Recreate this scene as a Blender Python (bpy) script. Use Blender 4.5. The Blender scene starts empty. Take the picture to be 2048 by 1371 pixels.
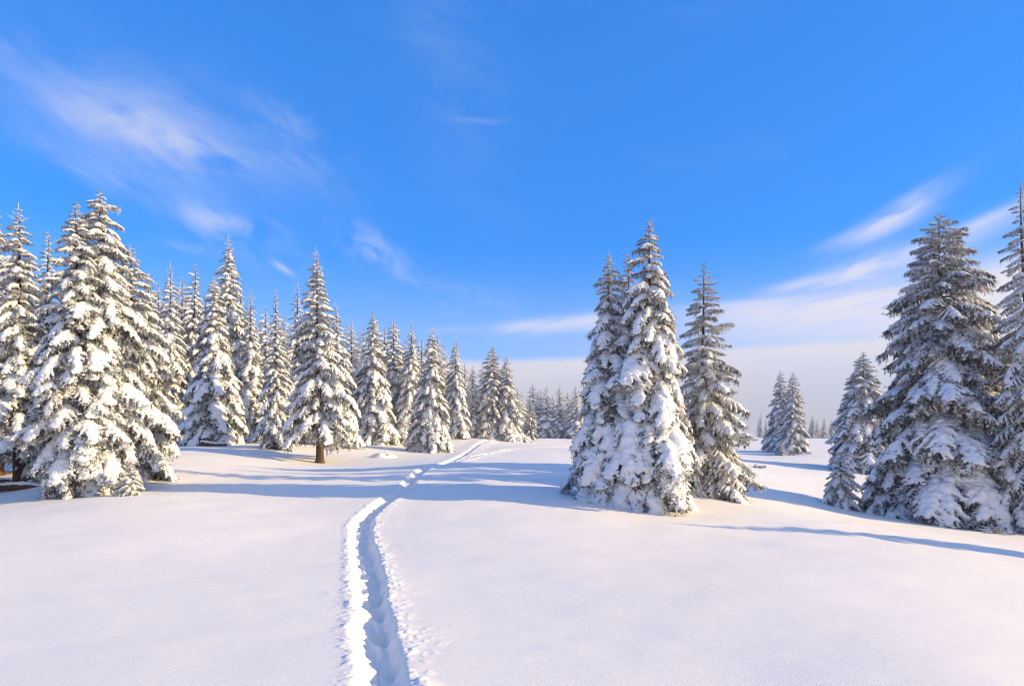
import bpy, bmesh, math, random
import numpy as np
from mathutils import Matrix, Vector

S = bpy.context.scene
COL = S.collection
PI = math.pi

# ---------------------------------------------------------------- camera
F = 1300.0          # focal length in photo pixels (photo is 2048 wide)
YH = 868.0          # photo row of the level line
CH = 1.7            # eye height
cam_d = bpy.data.cameras.new('camera')
cam = bpy.data.objects.new('camera', cam_d)
COL.objects.link(cam)
cam.location = (0, 0, CH)
cam.rotation_euler = (PI/2, 0, 0)
cam_d.sensor_width = 36.0
cam_d.lens = 36.0*F/2048.0
cam_d.shift_y = (YH - 685.5)/2048.0
cam_d.clip_start = 0.1
cam_d.clip_end = 6000
S.camera = cam

# ---------------------------------------------------------------- light
SUN_AZ = math.radians(97.0)     # clockwise from the view direction (+Y)
SUN_EL = math.radians(19.0)
EXPOSURE = 0.42
SKY_STRENGTH = 0.10

sun_d = bpy.data.lights.new('sun', 'SUN')
sun_d.energy = 5.0
sun_d.angle = math.radians(0.55)
sun_d.color = (1.0, 0.75, 0.40)
sun = bpy.data.objects.new('sun', sun_d)
COL.objects.link(sun)
sv = Vector((math.sin(SUN_AZ)*math.cos(SUN_EL), math.cos(SUN_AZ)*math.cos(SUN_EL), math.sin(SUN_EL)))
sun.rotation_euler = sv.to_track_quat('Z', 'Y').to_euler()
sun.location = sv*60

S.view_settings.view_transform = 'Standard'
S.view_settings.look = 'None'
S.view_settings.exposure = EXPOSURE
S.view_settings.gamma = 1.0
S.view_settings.use_curve_mapping = False
S.cycles.filter_width = 1.1

W = bpy.data.worlds.new('World')
S.world = W
W.use_nodes = True


class NT:
    """small node-tree helper"""
    def __init__(self, nt):
        self.nt = nt
        nt.nodes.clear()

    def new(self, typ, **kw):
        n = self.nt.nodes.new(typ)
        for k, v in kw.items():
            setattr(n, k, v)
        return n

    def link(self, a, b):
        self.nt.links.new(a, b)

    def put(self, sock, v):
        if hasattr(v, 'links') or isinstance(v, bpy.types.NodeSocket):
            self.nt.links.new(v, sock)
        else:
            sock.default_value = v

    def m(self, op, a, b=None, c=None, clamp=False):
        n = self.new('ShaderNodeMath', operation=op)
        n.use_clamp = clamp
        self.put(n.inputs[0], a)
        if b is not None:
            self.put(n.inputs[1], b)
        if c is not None:
            self.put(n.inputs[2], c)
        return n.outputs[0]

    def noise(self, vec, scale, detail=3.0, rough=0.55, dist=0.0):
        n = self.new('ShaderNodeTexNoise')
        if vec is not None:
            self.link(vec, n.inputs['Vector'])
        n.inputs['Scale'].default_value = scale
        n.inputs['Detail'].default_value = detail
        n.inputs['Roughness'].default_value = rough
        n.inputs['Distortion'].default_value = dist
        return n.outputs['Fac']

    def ramp(self, x, a, b, lo=0.0, hi=1.0, smooth=True):
        n = self.new('ShaderNodeMapRange')
        n.interpolation_type = 'SMOOTHSTEP' if smooth else 'LINEAR'
        self.put(n.inputs[0], x)
        self.put(n.inputs[1], a)
        self.put(n.inputs[2], b)
        self.put(n.inputs[3], lo)
        self.put(n.inputs[4], hi)
        return n.outputs[0]

    def mix(self, f, a, b, blend='MIX'):
        n = self.new('ShaderNodeMix', data_type='RGBA', blend_type=blend)
        self.put(n.inputs[0], f)
        self.put(n.inputs[6], a)
        self.put(n.inputs[7], b)
        return n.outputs[2]

    def comb(self, x, y, z):
        n = self.new('ShaderNodeCombineXYZ')
        self.put(n.inputs[0], x); self.put(n.inputs[1], y); self.put(n.inputs[2], z)
        return n.outputs[0]


def build_sky():
    t = NT(W.node_tree)
    out = t.new('ShaderNodeOutputWorld')
    bg = t.new('ShaderNodeBackground')
    bg.inputs['Strength'].default_value = SKY_STRENGTH
    t.link(bg.outputs[0], out.inputs[0])
    sky = t.new('ShaderNodeTexSky', sky_type='NISHITA')
    sky.sun_disc = False
    sky.sun_elevation = SUN_EL
    sky.sun_rotation = SUN_AZ
    sky.altitude = 1200
    sky.air_density = 1.0
    sky.dust_density = 0.0
    sky.ozone_density = 2.0
    tc = t.new('ShaderNodeTexCoord')
    sp = t.new('ShaderNodeSeparateXYZ')
    t.link(tc.outputs['Generated'], sp.inputs[0])
    x, y, z = sp.outputs
    A = t.m('ARCTAN2', x, y)
    hyp = t.m('SQRT', t.m('ADD', t.m('MULTIPLY', x, x), t.m('MULTIPLY', y, y)))
    V = t.m('DIVIDE', z, t.m('MAXIMUM', hyp, 0.05))
    gain = t.mix(1.0, sky.outputs[0], (*SKY_TINT, 1), 'MULTIPLY')

    g = 1.0/(SKY_STRENGTH*2**EXPOSURE)
    # deep winter blue: evens out the cyan of the raw sky
    gain = t.mix(0.62, gain, (0.046*g, 0.262*g, 0.85*g, 1))

    P = t.comb(A, t.m('MULTIPLY', V, 1.0), 0.0)
    warp1 = t.m('SUBTRACT', t.noise(P, 4.0, 4), 0.5)
    warp2 = t.m('SUBTRACT', t.noise(t.comb(t.m('ADD', A, 9.3), V, 1.7), 4.0, 4), 0.5)
    Aw = t.m('ADD', A, t.m('MULTIPLY', warp1, 0.10))
    Vw = t.m('ADD', V, t.m('MULTIPLY', warp2, 0.07))

    def px(p, q):
        a = math.atan((p-1024)/F)
        return a, (YH-q)/F*math.cos(a)

    masks = []

    def streak(p, q, ang, la, wb, strength, warp=1.0, wisp=None, down=None):
        """soft elliptical cloud; ang in degrees (up to the right positive), la / wb half sizes in photo px,
        down: half size of the lower side when that fades more softly"""
        ca, cv = px(p, q)
        a = math.radians(ang)
        dx = t.m('SUBTRACT', t.m('ADD', A, t.m('MULTIPLY', warp1, 0.10*warp)), ca)
        dy = t.m('SUBTRACT', t.m('ADD', V, t.m('MULTIPLY', warp2, 0.07*warp)), cv)
        k = F
        ux = t.m('MULTIPLY', t.m('ADD', t.m('MULTIPLY', dx, math.cos(a)), t.m('MULTIPLY', dy, math.sin(a))), k/la)
        vx = t.m('MULTIPLY', t.m('SUBTRACT', t.m('MULTIPLY', dy, math.cos(a)), t.m('MULTIPLY', dx, math.sin(a))), k/wb)
        if down:
            vx = t.m('MAXIMUM', vx, t.m('MULTIPLY', vx, -wb/down))
        r2 = t.m('ADD', t.m('MULTIPLY', ux, ux), t.m('MULTIPLY', vx, vx))
        e = t.m('EXPONENT', t.m('MULTIPLY', r2, -1.0))
        e = t.m('MULTIPLY', e, strength)
        if wisp is not None:
            e = t.m('MULTIPLY', e, wisp)
        masks.append(e)

    def fibre(ang, sx, sy, lo, hi, seed, gain=1.0):
        a = math.radians(ang)
        u = t.m('ADD', t.m('MULTIPLY', Aw, math.cos(a)), t.m('MULTIPLY', Vw, math.sin(a)))
        v = t.m('SUBTRACT', t.m('MULTIPLY', Vw, math.cos(a)), t.m('MULTIPLY', Aw, math.sin(a)))
        n = t.noise(t.comb(t.m('MULTIPLY', u, sx), t.m('MULTIPLY', v, sy), seed), 1.0, 6, 0.6, 0.4)
        return t.ramp(n, lo, hi, 0.0, gain)

    wl = fibre(-24, 5, 11, 0.30, 0.72, 2.0)
    wl2 = fibre(-38, 12, 24, 0.36, 0.72, 5.0)
    wf = fibre(12, 7, 34, 0.22, 0.66, 14.0)
    wr = fibre(14, 3.0, 13, 0.25, 0.60, 8.0)
    # upper-left veil and wisps
    streak(325, 272, -10, 140, 54, 0.46, 1.6, fibre(-16, 9, 16, 0.25, 0.65, 33.0))
    streak(385, 278, -12, 90, 36, 0.34, 1.0, wl2)
    streak(300, 265, -16, 230, 110, 0.30, 1.4, wl)
    streak(110, 150, -30, 130, 50, 0.12, 1, wl2)
    streak(180, 355, -18, 80, 26, 0.38, 0.8, wl)
    streak(590, 280, -45, 100, 45, 0.24, 1, wl2)
    streak(745, 505, -28, 75, 30, 0.50, 0.8, wl2)
    streak(450, 440, -6, 70, 16, 0.42, 0.6, wl2)
    streak(470, 470, -20, 110, 40, 0.22, 0.8, wl2)
    streak(390, 492, 0, 40, 10, 0.40, 0.6, wl2)
    streak(568, 540, -30, 22, 6, 0.42, 0.4, None)
    streak(900, 600, -10, 110, 30, 0.25, 1, wl2)
    streak(960, 242, 0, 45, 7, 0.20, 1, wl2)
    streak(900, 150, -70, 260, 90, 0.10, 1, wl)
    # right-hand streaks
    streak(1785, 430, 27, 75, 15, 0.80, 0.2, wf, 26)
    streak(1700, 470, 17, 60, 10, 0.40, 0.2, wr)
    streak(1730, 535, 14, 110, 20, 0.85, 0.25, wf, 28)
    streak(1610, 562, 10, 70, 10, 0.50, 0.2, wr)
    streak(1870, 500, 20, 140, 18, 0.50, 0.2, wr)
    streak(1950, 450, 22, 90, 9, 0.45, 0.2, wr)
    streak(2010, 560, 8, 190, 40, 0.90, 0.2, None, 110)
    streak(1710, 596, 4, 210, 11, 0.90, 0.15, wf, 50)
    streak(1500, 606, 1, 120, 9, 0.60, 0.12, None, 45)
    streak(1760, 650, 2, 420, 60, 0.50, 0.2, None)
    streak(1075, 655, 3, 80, 12, 0.85, 0.3, wf, 16)
    streak(1200, 640, 6, 70, 12, 0.65, 0.25, None, 20)
    streak(900, 662, 2, 60, 7, 0.15, 0.25, None)
    # a few faint wisps all round the sky
    allw = t.m('MULTIPLY', fibre(-20, 4, 9, 0.55, 0.85, 21.0, 0.05), t.ramp(V, 0.05, 0.25))
    masks.append(allw)
    # low bank round the horizon, its top climbing a little to the right
    slope = t.m('MULTIPLY', t.ramp(A, -0.15, 0.60, 0, 1), 0.016)
    top = t.m('ADD', t.m('ADD', 0.120, slope), t.m('MULTIPLY', warp1, 0.034))
    bank = t.ramp(V, t.m('SUBTRACT', top, 0.014), top, 1.0, 0.0)
    masks.append(t.m('MULTIPLY', bank, t.ramp(t.noise(t.comb(t.m('MULTIPLY', A, 3.0), t.m('MULTIPLY', V, 14.0), 3.3), 1.0, 4), 0.3, 0.7, 0.80, 0.96)))
    # added out-of-view cloud veil, past the right edge and behind, whitens the skylight
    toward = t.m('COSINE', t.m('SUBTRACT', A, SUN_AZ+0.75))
    fill_veil = t.m('MULTIPLY', t.ramp(toward, 0.15, 0.95, 0.0, 0.72), t.ramp(wl, -0.6, 1.0, 0.7, 1.0))
    masks.append(t.m('MULTIPLY', fill_veil, t.ramp(V, 1.2, 6.0, 1.0, 0.5)))
    # pale haze low above the bank
    masks.append(t.ramp(V, 0.0, 0.30, 0.45, 0.0))
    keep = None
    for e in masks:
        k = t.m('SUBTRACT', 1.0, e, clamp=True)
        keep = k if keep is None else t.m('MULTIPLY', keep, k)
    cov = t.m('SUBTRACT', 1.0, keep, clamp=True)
    g = 1.0/(SKY_STRENGTH*2**EXPOSURE)
    # cloud: warm white high up, greyer lilac low in the bank
    hi_c = (0.85*g, 0.82*g, 0.885*g, 1)
    lo_c = (0.57*g, 0.555*g, 0.64*g, 1)
    ccol = t.mix(t.ramp(V, 0.0, 0.17), lo_c, hi_c)
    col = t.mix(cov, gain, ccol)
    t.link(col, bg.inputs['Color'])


SKY_TINT = (0.42, 1.42, 2.50)
build_sky()


# ---------------------------------------------------------------- helpers
def tag(o, label=None, cat=None, group=None, kind=None):
    if label: o['label'] = label
    if cat: o['category'] = cat
    if group: o['group'] = group
    if kind: o['kind'] = kind
    return o


def mesh_np(name, V, Fc, mats=(), smooth=True):
    """mesh from numpy arrays; Fc is (n,3) or (n,4)"""
    V = np.asarray(V, dtype=np.float32); Fc = np.asarray(Fc, dtype=np.int32)
    me = bpy.data.meshes.new(name)
    me.vertices.add(len(V)); me.vertices.foreach_set('co', V.ravel())
    n, k = Fc.shape
    me.loops.add(n*k); me.loops.foreach_set('vertex_index', Fc.ravel())
    me.polygons.add(n)
    me.polygons.foreach_set('loop_start', np.arange(0, n*k, k, dtype=np.int32))
    me.polygons.foreach_set('loop_total', np.full(n, k, dtype=np.int32))
    me.polygons.foreach_set('use_smooth', np.full(n, smooth, dtype=bool))
    me.update(calc_edges=True)
    for m in mats:
        me.materials.append(m)
    return me


def obj(name, me, parent=None, M=None):
    o = bpy.data.objects.new(name, me)
    COL.objects.link(o)
    if parent is not None:
        o.parent = parent
    if M is not None:
        o.matrix_local = M
    return o


def _hash(ix, iy, seed):
    n = (ix.astype(np.int64)*374761393 + iy.astype(np.int64)*668265263 + seed*974634777) & 0x7fffffff
    n = (n ^ (n >> 13))*1274126177 & 0x7fffffff
    n = (n ^ (n >> 16)) & 0xffff
    return n/65535.0


def vnoise(x, y, seed=0):
    ix = np.floor(x); iy = np.floor(y)
    fx = x-ix; fy = y-iy
    fx = fx*fx*fx*(fx*(fx*6-15)+10); fy = fy*fy*fy*(fy*(fy*6-15)+10)
    a = _hash(ix, iy, seed); b = _hash(ix+1, iy, seed)
    c = _hash(ix, iy+1, seed); d = _hash(ix+1, iy+1, seed)
    return (a*(1-fx)+b*fx)*(1-fy) + (c*(1-fx)+d*fx)*fy - 0.5


def fbm(x, y, octv=4, seed=0, gain=0.5):
    r = 0; a = 1.0
    for i in range(octv):
        r = r + a*vnoise(x*2**i, y*2**i, seed+i*17)
        a *= gain
    return r


def sstep(a, b, x):
    t = np.clip((x-a)/(b-a), 0, 1)
    return t*t*(3-2*t)


# ---------------------------------------------------------------- materials
def mat_snow(name, col=(0.86, 0.865, 0.88), bump=0.5, scale=60.0, dist=0.004, ground=False):
    m = bpy.data.materials.new(name); m.use_nodes = True
    t = NT(m.node_tree)
    out = t.new('ShaderNodeOutputMaterial')
    b = t.new('ShaderNodeBsdfPrincipled')
    t.link(b.outputs[0], out.inputs[0])
    tc = t.new('ShaderNodeTexCoord')
    v = tc.outputs['Object']
    n1 = t.noise(v, scale, 4, 0.65)
    if ground:
        mp = t.new('ShaderNodeMapping')
        t.link(v, mp.inputs[0])
        mp.inputs['Scale'].default_value = (1.0, 2.6, 1.0)
        mp.inputs['Rotation'].default_value = (0, 0, 0.35)
        n2 = t.noise(mp.outputs[0], 5.0, 5, 0.6)
        n3 = t.noise(v, 0.35, 2, 0.5)
        hgt = t.m('ADD', t.m('MULTIPLY', n1, 1.0), t.m('MULTIPLY', n2, 2.2))
        c = t.mix(t.ramp(n3, 0.35, 0.65), (col[0]*0.985, col[1]*0.985, col[2]*0.99, 1), (*col, 1))
        t.link(c, b.inputs['Base Color'])
    else:
        hgt = n1
        b.inputs['Base Color'].default_value = (*col, 1)
    bp = t.new('ShaderNodeBump')
    bp.inputs['Strength'].default_value = bump
    bp.inputs['Distance'].default_value = dist
    t.link(hgt, bp.inputs['Height'])
    t.link(bp.outputs[0], b.inputs['Normal'])
    b.inputs['Roughness'].default_value = 0.62
    b.inputs['Specular IOR Level'].default_value = 0.25
    return m


def mat_needle(name, frost_lo, frost_hi, green=(0.034, 0.046, 0.018)):
    m = bpy.data.materials.new(name); m.use_nodes = True
    t = NT(m.node_tree)
    out = t.new('ShaderNodeOutputMaterial')
    b = t.new('ShaderNodeBsdfPrincipled')
    t.link(b.outputs[0], out.inputs[0])
    tc = t.new('ShaderNodeTexCoord')
    v = tc.outputs['Object']
    n = t.noise(v, 9.0, 4, 0.65)
    n2 = t.noise(v, 45.0, 2, 0.6)
    hue = t.mix(n2, (green[0]*0.7, green[1]*0.75, green[2]*0.9, 1), (green[0]*1.5, green[1]*1.35, green[2]*1.1, 1))
    oi = t.new('ShaderNodeObjectInfo')
    f = t.m('ADD', t.m('MULTIPLY', n, 0.7), t.m('MULTIPLY', n2, 0.35))
    f = t.m('ADD', f, t.m('MULTIPLY', oi.outputs['Random'], 0.06))
    fr = t.ramp(f, frost_lo, frost_hi)
    c = t.mix(fr, hue, (0.74, 0.75, 0.76, 1))
    t.link(c, b.inputs['Base Color'])
    b.inputs['Roughness'].default_value = 0.6
    b.inputs['Specular IOR Level'].default_value = 0.2
    return m


def mat_bark(name, c1=(0.055, 0.030, 0.018), c2=(0.17, 0.085, 0.04)):
    m = bpy.data.materials.new(name); m.use_nodes = True
    t = NT(m.node_tree)
    out = t.new('ShaderNodeOutputMaterial')
    b = t.new('ShaderNodeBsdfPrincipled')
    t.link(b.outputs[0], out.inputs[0])
    tc = t.new('ShaderNodeTexCoord')
    mp = t.new('ShaderNodeMapping')
    mp.inputs['Scale'].default_value = (9, 9, 2.5)
    t.link(tc.outputs['Object'], mp.inputs[0])
    n = t.noise(mp.outputs[0], 2.0, 6, 0.7)
    c = t.mix(t.ramp(n, 0.35, 0.65), (*c1, 1), (*c2, 1))
    t.link(c, b.inputs['Base Color'])
    bp = t.new('ShaderNodeBump')
    bp.inputs['Strength'].default_value = 0.9
    bp.inputs['Distance'].default_value = 0.03
    t.link(n, bp.inputs['Height'])
    t.link(bp.outputs[0], b.inputs['Normal'])
    b.inputs['Roughness'].default_value = 0.9
    return m


M_GROUND = mat_snow('snow_ground', (0.90, 0.855, 0.765), 0.5, 70.0, 0.005, True)
M_PATH = M_GROUND
M_SNOW = mat_snow('snow_on_boughs', (0.84, 0.83, 0.80), 0.8, 26.0, 0.03)
M_NEEDLE = mat_needle('spruce_needles', 0.505, 0.635, (0.026, 0.037, 0.013))
M_FROST = mat_needle('frosted_needles', 0.485, 0.63, (0.026, 0.031, 0.024))
M_BARK = mat_bark('bark', (0.045, 0.027, 0.016), (0.15, 0.085, 0.045))
M_BARK_RED = mat_bark('bark_red', (0.06, 0.022, 0.014), (0.17, 0.07, 0.04))

# ---------------------------------------------------------------- trees: table
# label, px, top row, base row, half width px, depth m, style, tier, clear trunk fraction, group
GF = 'spruces along the front edge of the left forest'
GB = 'spruces standing behind the front row of the left forest'
GC = 'spruces of the centre-right clump'
GR = 'spruces on the right'
GD = 'small distant spruces'
TREES = [
    # left foreground
    ('broad snow-laden spruce with two thin leading shoots, crown down to the snow', 152, 398, 990, 112, 15.2, 'P', 1, .01, None),
    ('tallest snow-caked spruce of the left pair, pointed shoots against the sky', 196, 376, 985, 120, 15.8, 'P', 1, .01, None),
    ('sunlit spruce tucked behind the right flank of the big left pair', 256, 488, 950, 98, 18.0, 'P', 1, .04, None),
    ('slim spruce tip peeping out left of the big left pair', 100, 462, 950, 62, 18.5, 'P', 1, .06, None),
    ('spruce cut by the left picture edge, reddish double trunk bare below', 38, 412, 976, 92, 18.0, 'P', 1, .15, None),
    ('shaded spruce behind the reddish trunk at the left picture edge', -8, 395, 952, 100, 20.5, 'P', 2, .12, None),
    ('narrow spruce between the left edge tree and the big left pair', 55, 520, 935, 62, 22.0, 'P', 2, .10, None),
    ('short spruce showing its tip at the right shoulder of the big left pair', 288, 545, 915, 60, 23.0, 'P', 2, .05, None),
    ('knee-high snow-caked spruce sapling at the foot of the big left pair', 262, 922, 988, 30, 14.7, 'P', 1, .02, None),
    # forest front
    ('dark shaded spruce next right of the big left pair, forest front', 335, 528, 888, 62, 36.0, 'P', 2, .05, GF),
    ('spruce with slender spire, second right of the big left pair', 381, 518, 886, 62, 38.0, 'P', 2, .05, GF),
    ('broad low-skirted spruce, left half in shade, beside the stump on the snow', 430, 545, 889, 68, 34.0, 'P', 1, .03, GF),
    ('tall spire spruce rising highest of the forest, behind the low-skirted one', 460, 478, 884, 72, 39.0, 'P', 2, .05, GF),
    ('blunt-topped sunlit spruce right of the highest forest spire', 500, 582, 884, 52, 38.0, 'P', 2, .06, GF),
    ('slender spruce with crown reaching the snow, left neighbour of the lone spruce', 552, 574, 897, 46, 32.0, 'P', 1, .02, GF),
    ('thin spruce spire just behind the left shoulder of the lone spruce', 589, 568, 884, 48, 36.0, 'P', 2, .05, GF),
    ('lone spruce standing forward of the forest on a short bare brown trunk', 640, 496, 926, 76, 29.0, 'P', 1, .135, GF),
    ('spruce directly behind the right side of the lone spruce', 682, 606, 893, 52, 36.0, 'P', 2, .05, GF),
    ('spruce with a long needle-thin leader, first full tree right of the lone spruce', 746, 618, 887, 58, 42.0, 'P', 1, .03, GF),
    ('slim spruce behind and right of the needle-thin leader spruce', 788, 630, 884, 46, 46.0, 'P', 2, .05, GF),
    ('spruce with sharp top, left of the pair crowding the track bend', 823, 643, 886, 48, 45.0, 'P', 2, .03, GF),
    ('forward spruce with skirts on the snow nearest the track bend', 858, 653, 905, 52, 38.0, 'P', 1, .02, GF),
    ('slim pointed spruce where the two tracks part', 910, 673, 876, 42, 54.0, 'P', 2, .03, GF),
    ('small shaded spruce right of the track fork', 945, 728, 873, 30, 60.0, 'P', 3, .03, GF),
    ('broad twin-topped spruce right of the track fork, taller top', 986, 688, 881, 46, 60.0, 'F', 2, .02, GF),
    ('lower companion of the twin-topped spruce, on its right', 1016, 708, 882, 40, 60.0, 'F', 2, .02, GF),
    ('low narrow spruce at the right foot of the twin-topped pair', 1060, 785, 880, 24, 66.0, 'F', 3, .02, GF),
    # behind the front
    ('half-hidden spruce behind the dark one next to the big left pair', 363, 548, 878, 55, 44.0, 'P', 3, .05, GB),
    ('half-hidden spruce between the highest spire and the blunt-topped one', 480, 560, 877, 55, 46.0, 'P', 3, .05, GB),
    ('small spruce top left of the slender spruce beside the lone one', 530, 608, 880, 45, 44.0, 'P', 3, .05, GB),
    ('spruce top showing between slender neighbour and lone spruce', 568, 625, 878, 45, 48.0, 'P', 3, .05, GB),
    ('second spruce top behind the right side of the lone spruce', 702, 630, 880, 44, 46.0, 'P', 3, .05, GB),
    ('spruce top left of the needle-thin leader spruce', 725, 640, 878, 44, 52.0, 'P', 3, .05, GB),
    ('small spruce top right beside the needle-thin leader', 768, 648, 878, 42, 54.0, 'P', 3, .05, GB),
    ('spruce top between the sharp-topped and the forward spruce', 842, 672, 878, 42, 54.0, 'P', 3, .05, GB),
    ('first of two tops just right of the forward spruce by the track bend', 876, 664, 876, 40, 56.0, 'P', 3, .05, GB),
    ('second of two tops just right of the forward spruce by the track bend', 889, 684, 876, 38, 60.0, 'P', 3, .05, GB),
    ('dim spruce behind the pointed one where the tracks part', 930, 722, 873, 32, 66.0, 'P', 3, .05, GB),
    ('dim spruce just left of the twin-topped spruce', 965, 725, 873, 34, 70.0, 'P', 3, .05, GB),
    ('dim spruce behind the right flank of the big left pair', 315, 560, 882, 55, 42.0, 'P', 3, .05, GB),
    ('dim spruce behind the low-skirted spruce by the stump', 410, 590, 880, 60, 44.0, 'P', 3, .05, GB),
    ('dim spruce behind the blunt-topped sunlit one', 520, 640, 879, 50, 46.0, 'P', 3, .05, GB),
    ('dim spruce low behind the lone spruce', 640, 640, 880, 55, 44.0, 'P', 3, .05, GB),
    ('dim spruce behind the gap right of the slim spruce', 805, 680, 878, 45, 58.0, 'P', 3, .05, GB),
    ('deep-set spruce behind the gap right of the big left pair', 352, 575, 876, 50, 47.0, 'P', 3, .04, GB),
    ('deep-set spruce between the slender spire and the low-skirted spruce', 400, 600, 876, 50, 50.0, 'P', 3, .04, GB),
    ('deep-set spruce low behind the highest forest spire', 447, 600, 876, 50, 50.0, 'P', 3, .04, GB),
    ('deep-set spruce low behind the blunt-topped sunlit spruce', 492, 640, 876, 48, 52.0, 'P', 3, .04, GB),
    ('deep-set spruce low behind the slender left neighbour of the lone spruce', 545, 665, 876, 46, 52.0, 'P', 3, .04, GB),
    ('deep-set spruce behind the thin spire left of the lone spruce', 605, 650, 876, 46, 54.0, 'P', 3, .04, GB),
    ('deep-set spruce low behind the right shoulder of the lone spruce', 664, 668, 876, 46, 54.0, 'P', 3, .04, GB),
    ('deep-set spruce in the gap before the needle-thin leader spruce', 714, 690, 876, 44, 56.0, 'P', 3, .04, GB),
    ('deep-set spruce low behind the needle-thin leader spruce', 756, 700, 876, 42, 60.0, 'P', 3, .04, GB),
    ('deep-set spruce left behind the sharp-topped spruce', 803, 712, 874, 40, 62.0, 'P', 3, .04, GB),
    ('deep-set spruce low behind the forward spruce at the track bend', 866, 722, 874, 38, 64.0, 'P', 3, .04, GB),
    ('deep-set spruce left behind the pointed one at the track fork', 900, 735, 874, 36, 66.0, 'P', 3, .04, GB),
    ('deep-set spruce at the left foot of the twin-topped spruce', 972, 760, 874, 32, 74.0, 'P', 3, .04, GB),
    ('deep-set spruce low behind the twin-topped pair', 1002, 765, 874, 32, 78.0, 'P', 3, .04, GB),
    ('deep-set spruce peeping out right of the twin-topped pair', 1034, 772, 874, 30, 84.0, 'P', 3, .04, GB),
    ('deep-set spruce between the highest spire and the thin one beside it', 470, 640, 875, 46, 56.0, 'P', 3, .04, GB),
    ('deep-set spruce behind the second tip right of the big left pair', 388, 640, 875, 48, 58.0, 'P', 3, .04, GB),
    ('deep-set spruce behind the first spruce right of the big left pair', 328, 610, 875, 48, 54.0, 'P', 3, .04, GB),
    ('deep-set spruce left of the lone spruce, low in the gap', 575, 700, 875, 44, 60.0, 'P', 3, .04, GB),
    ('deep-set spruce right of the lone spruce, low in the gap', 735, 725, 875, 40, 64.0, 'P', 3, .04, GB),
    ('deep-set spruce between the forward spruce and the pointed one', 884, 740, 875, 34, 70.0, 'P', 3, .04, GB),
    # distant row beyond the fork
    ('first distant spruce right of the twin-topped pair', 1043, 782, 877, 30, 100.0, 'P', 3, .02, GD),
    ('distant spruce with the tallest tip of the far row by the centre clump', 1066, 764, 877, 34, 112.0, 'P', 3, .02, GD),
    ('distant spruce left of centre in the far row', 1080, 776, 877, 30, 118.0, 'P', 3, .02, GD),
    ('distant spruce, third tip along the far row', 1093, 768, 877, 35, 112.0, 'P', 3, .02, GD),
    ('distant low spruce in the dip of the far row', 1107, 786, 877, 27, 124.0, 'P', 3, .02, GD),
    ('distant spruce with sharp tip right of the dip in the far row', 1120, 768, 877, 32, 112.0, 'P', 3, .02, GD),
    ('distant spruce second from the centre clump in the far row', 1136, 780, 877, 31, 116.0, 'P', 3, .02, GD),
    ('distant spruce touching the left edge of the centre clump', 1152, 768, 878, 35, 110.0, 'P', 3, .02, GD),
    ('distant spruce half hidden behind the left edge of the centre clump', 1172, 780, 878, 32, 116.0, 'P', 3, .02, GD),
    # centre clump
    ('tallest spruce of the centre clump, wide skirts heaped with snow', 1296, 428, 1014, 132, 15.0, 'P', 1, .012, GC),
    ('narrow spruce forming the shaded left side of the centre clump', 1219, 505, 998, 102, 15.7, 'P', 1, .02, GC),
    ('thin brownish spruce top squeezed between the two main tops', 1256, 506, 1000, 70, 16.1, 'P', 1, .05, GC),
    ('open-branched frosted spruce right of the tallest, forked blunt tip', 1412, 520, 985, 104, 18.0, 'F', 1, .02, GC),
    # right
    ('left of the two slim spruces standing alone on the far right snow', 1560, 738, 902, 42, 62.0, 'F', 2, .02, GR),
    ('right of the two slim spruces standing alone, sunlit right side', 1586, 742, 912, 42, 58.0, 'F', 2, .02, GR),
    ('waist-high frosted sapling at the foot of the two slim spruces', 1563, 880, 914, 12, 55.0, 'F', 3, .02, GR),
    ('tiny hazy spruce left of the two slim spruces on the horizon', 1521, 824, 874, 10, 170.0, 'F', 3, .02, GD),
    ('tinier hazy spruce touching the left of the two slim spruces', 1532, 836, 874, 8, 175.0, 'F', 3, .02, GD),
    ('hazy blue spruce right behind the two slim spruces', 1607, 826, 876, 10, 200.0, 'F', 3, .02, GD),
    ('tallest hazy blue spruce in the far group right of the slim pair', 1625, 828, 876, 12, 210.0, 'F', 3, .02, GD),
    ('middle hazy blue spruce in the far group right of the slim pair', 1634, 838, 876, 10, 215.0, 'F', 3, .02, GD),
    ('pointed hazy spruce right in the far group beside the slim pair', 1648, 832, 876, 12, 205.0, 'F', 3, .02, GD),
    ('last hazy spruce of the far group, beside the medium right spruce', 1663, 838, 876, 9, 215.0, 'F', 3, .02, GD),
    ('medium frosted spruce partly hidden by the big right spruce', 1728, 700, 942, 82, 40.0, 'F', 1, .02, GR),
    ('shorter spruce tip at the left shoulder of the medium right spruce', 1703, 738, 940, 62, 41.5, 'F', 2, .03, GR),
    ('frosted shoulder-high sapling on a thin stem left of the big right spruce', 1679, 900, 1014, 50, 21.0, 'F', 1, .10, GR),
    ('huge shaded spruce on the right, layered frosted boughs to the ground', 1880, 418, 1042, 168, 20.5, 'F', 1, .012, GR),
    ('slim spruce just out of view to the right, throwing the thin foreground shadow', 2750, 590, 1201, 150, 11.3, 'P', 2, .03, GR),
    ('towering spruce cut by the right picture edge', 2064, 352, 1066, 84, 18.4, 'F', 1, .012, GR),
]

# crowns that draw in towards the ground: row of TREES -> (where it starts, by how much)
FOOT = {'broad snow-laden spruce with two thin leading shoots': (0.74, 0.62),
        'tallest snow-caked spruce of the left pair': (0.78, 0.55),
        'sunlit spruce tucked behind the right flank of the big left pair': (0.80, 0.45),
        'lone spruce standing forward of the forest on a short bare brown trunk': (0.95, 0.1)}
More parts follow.
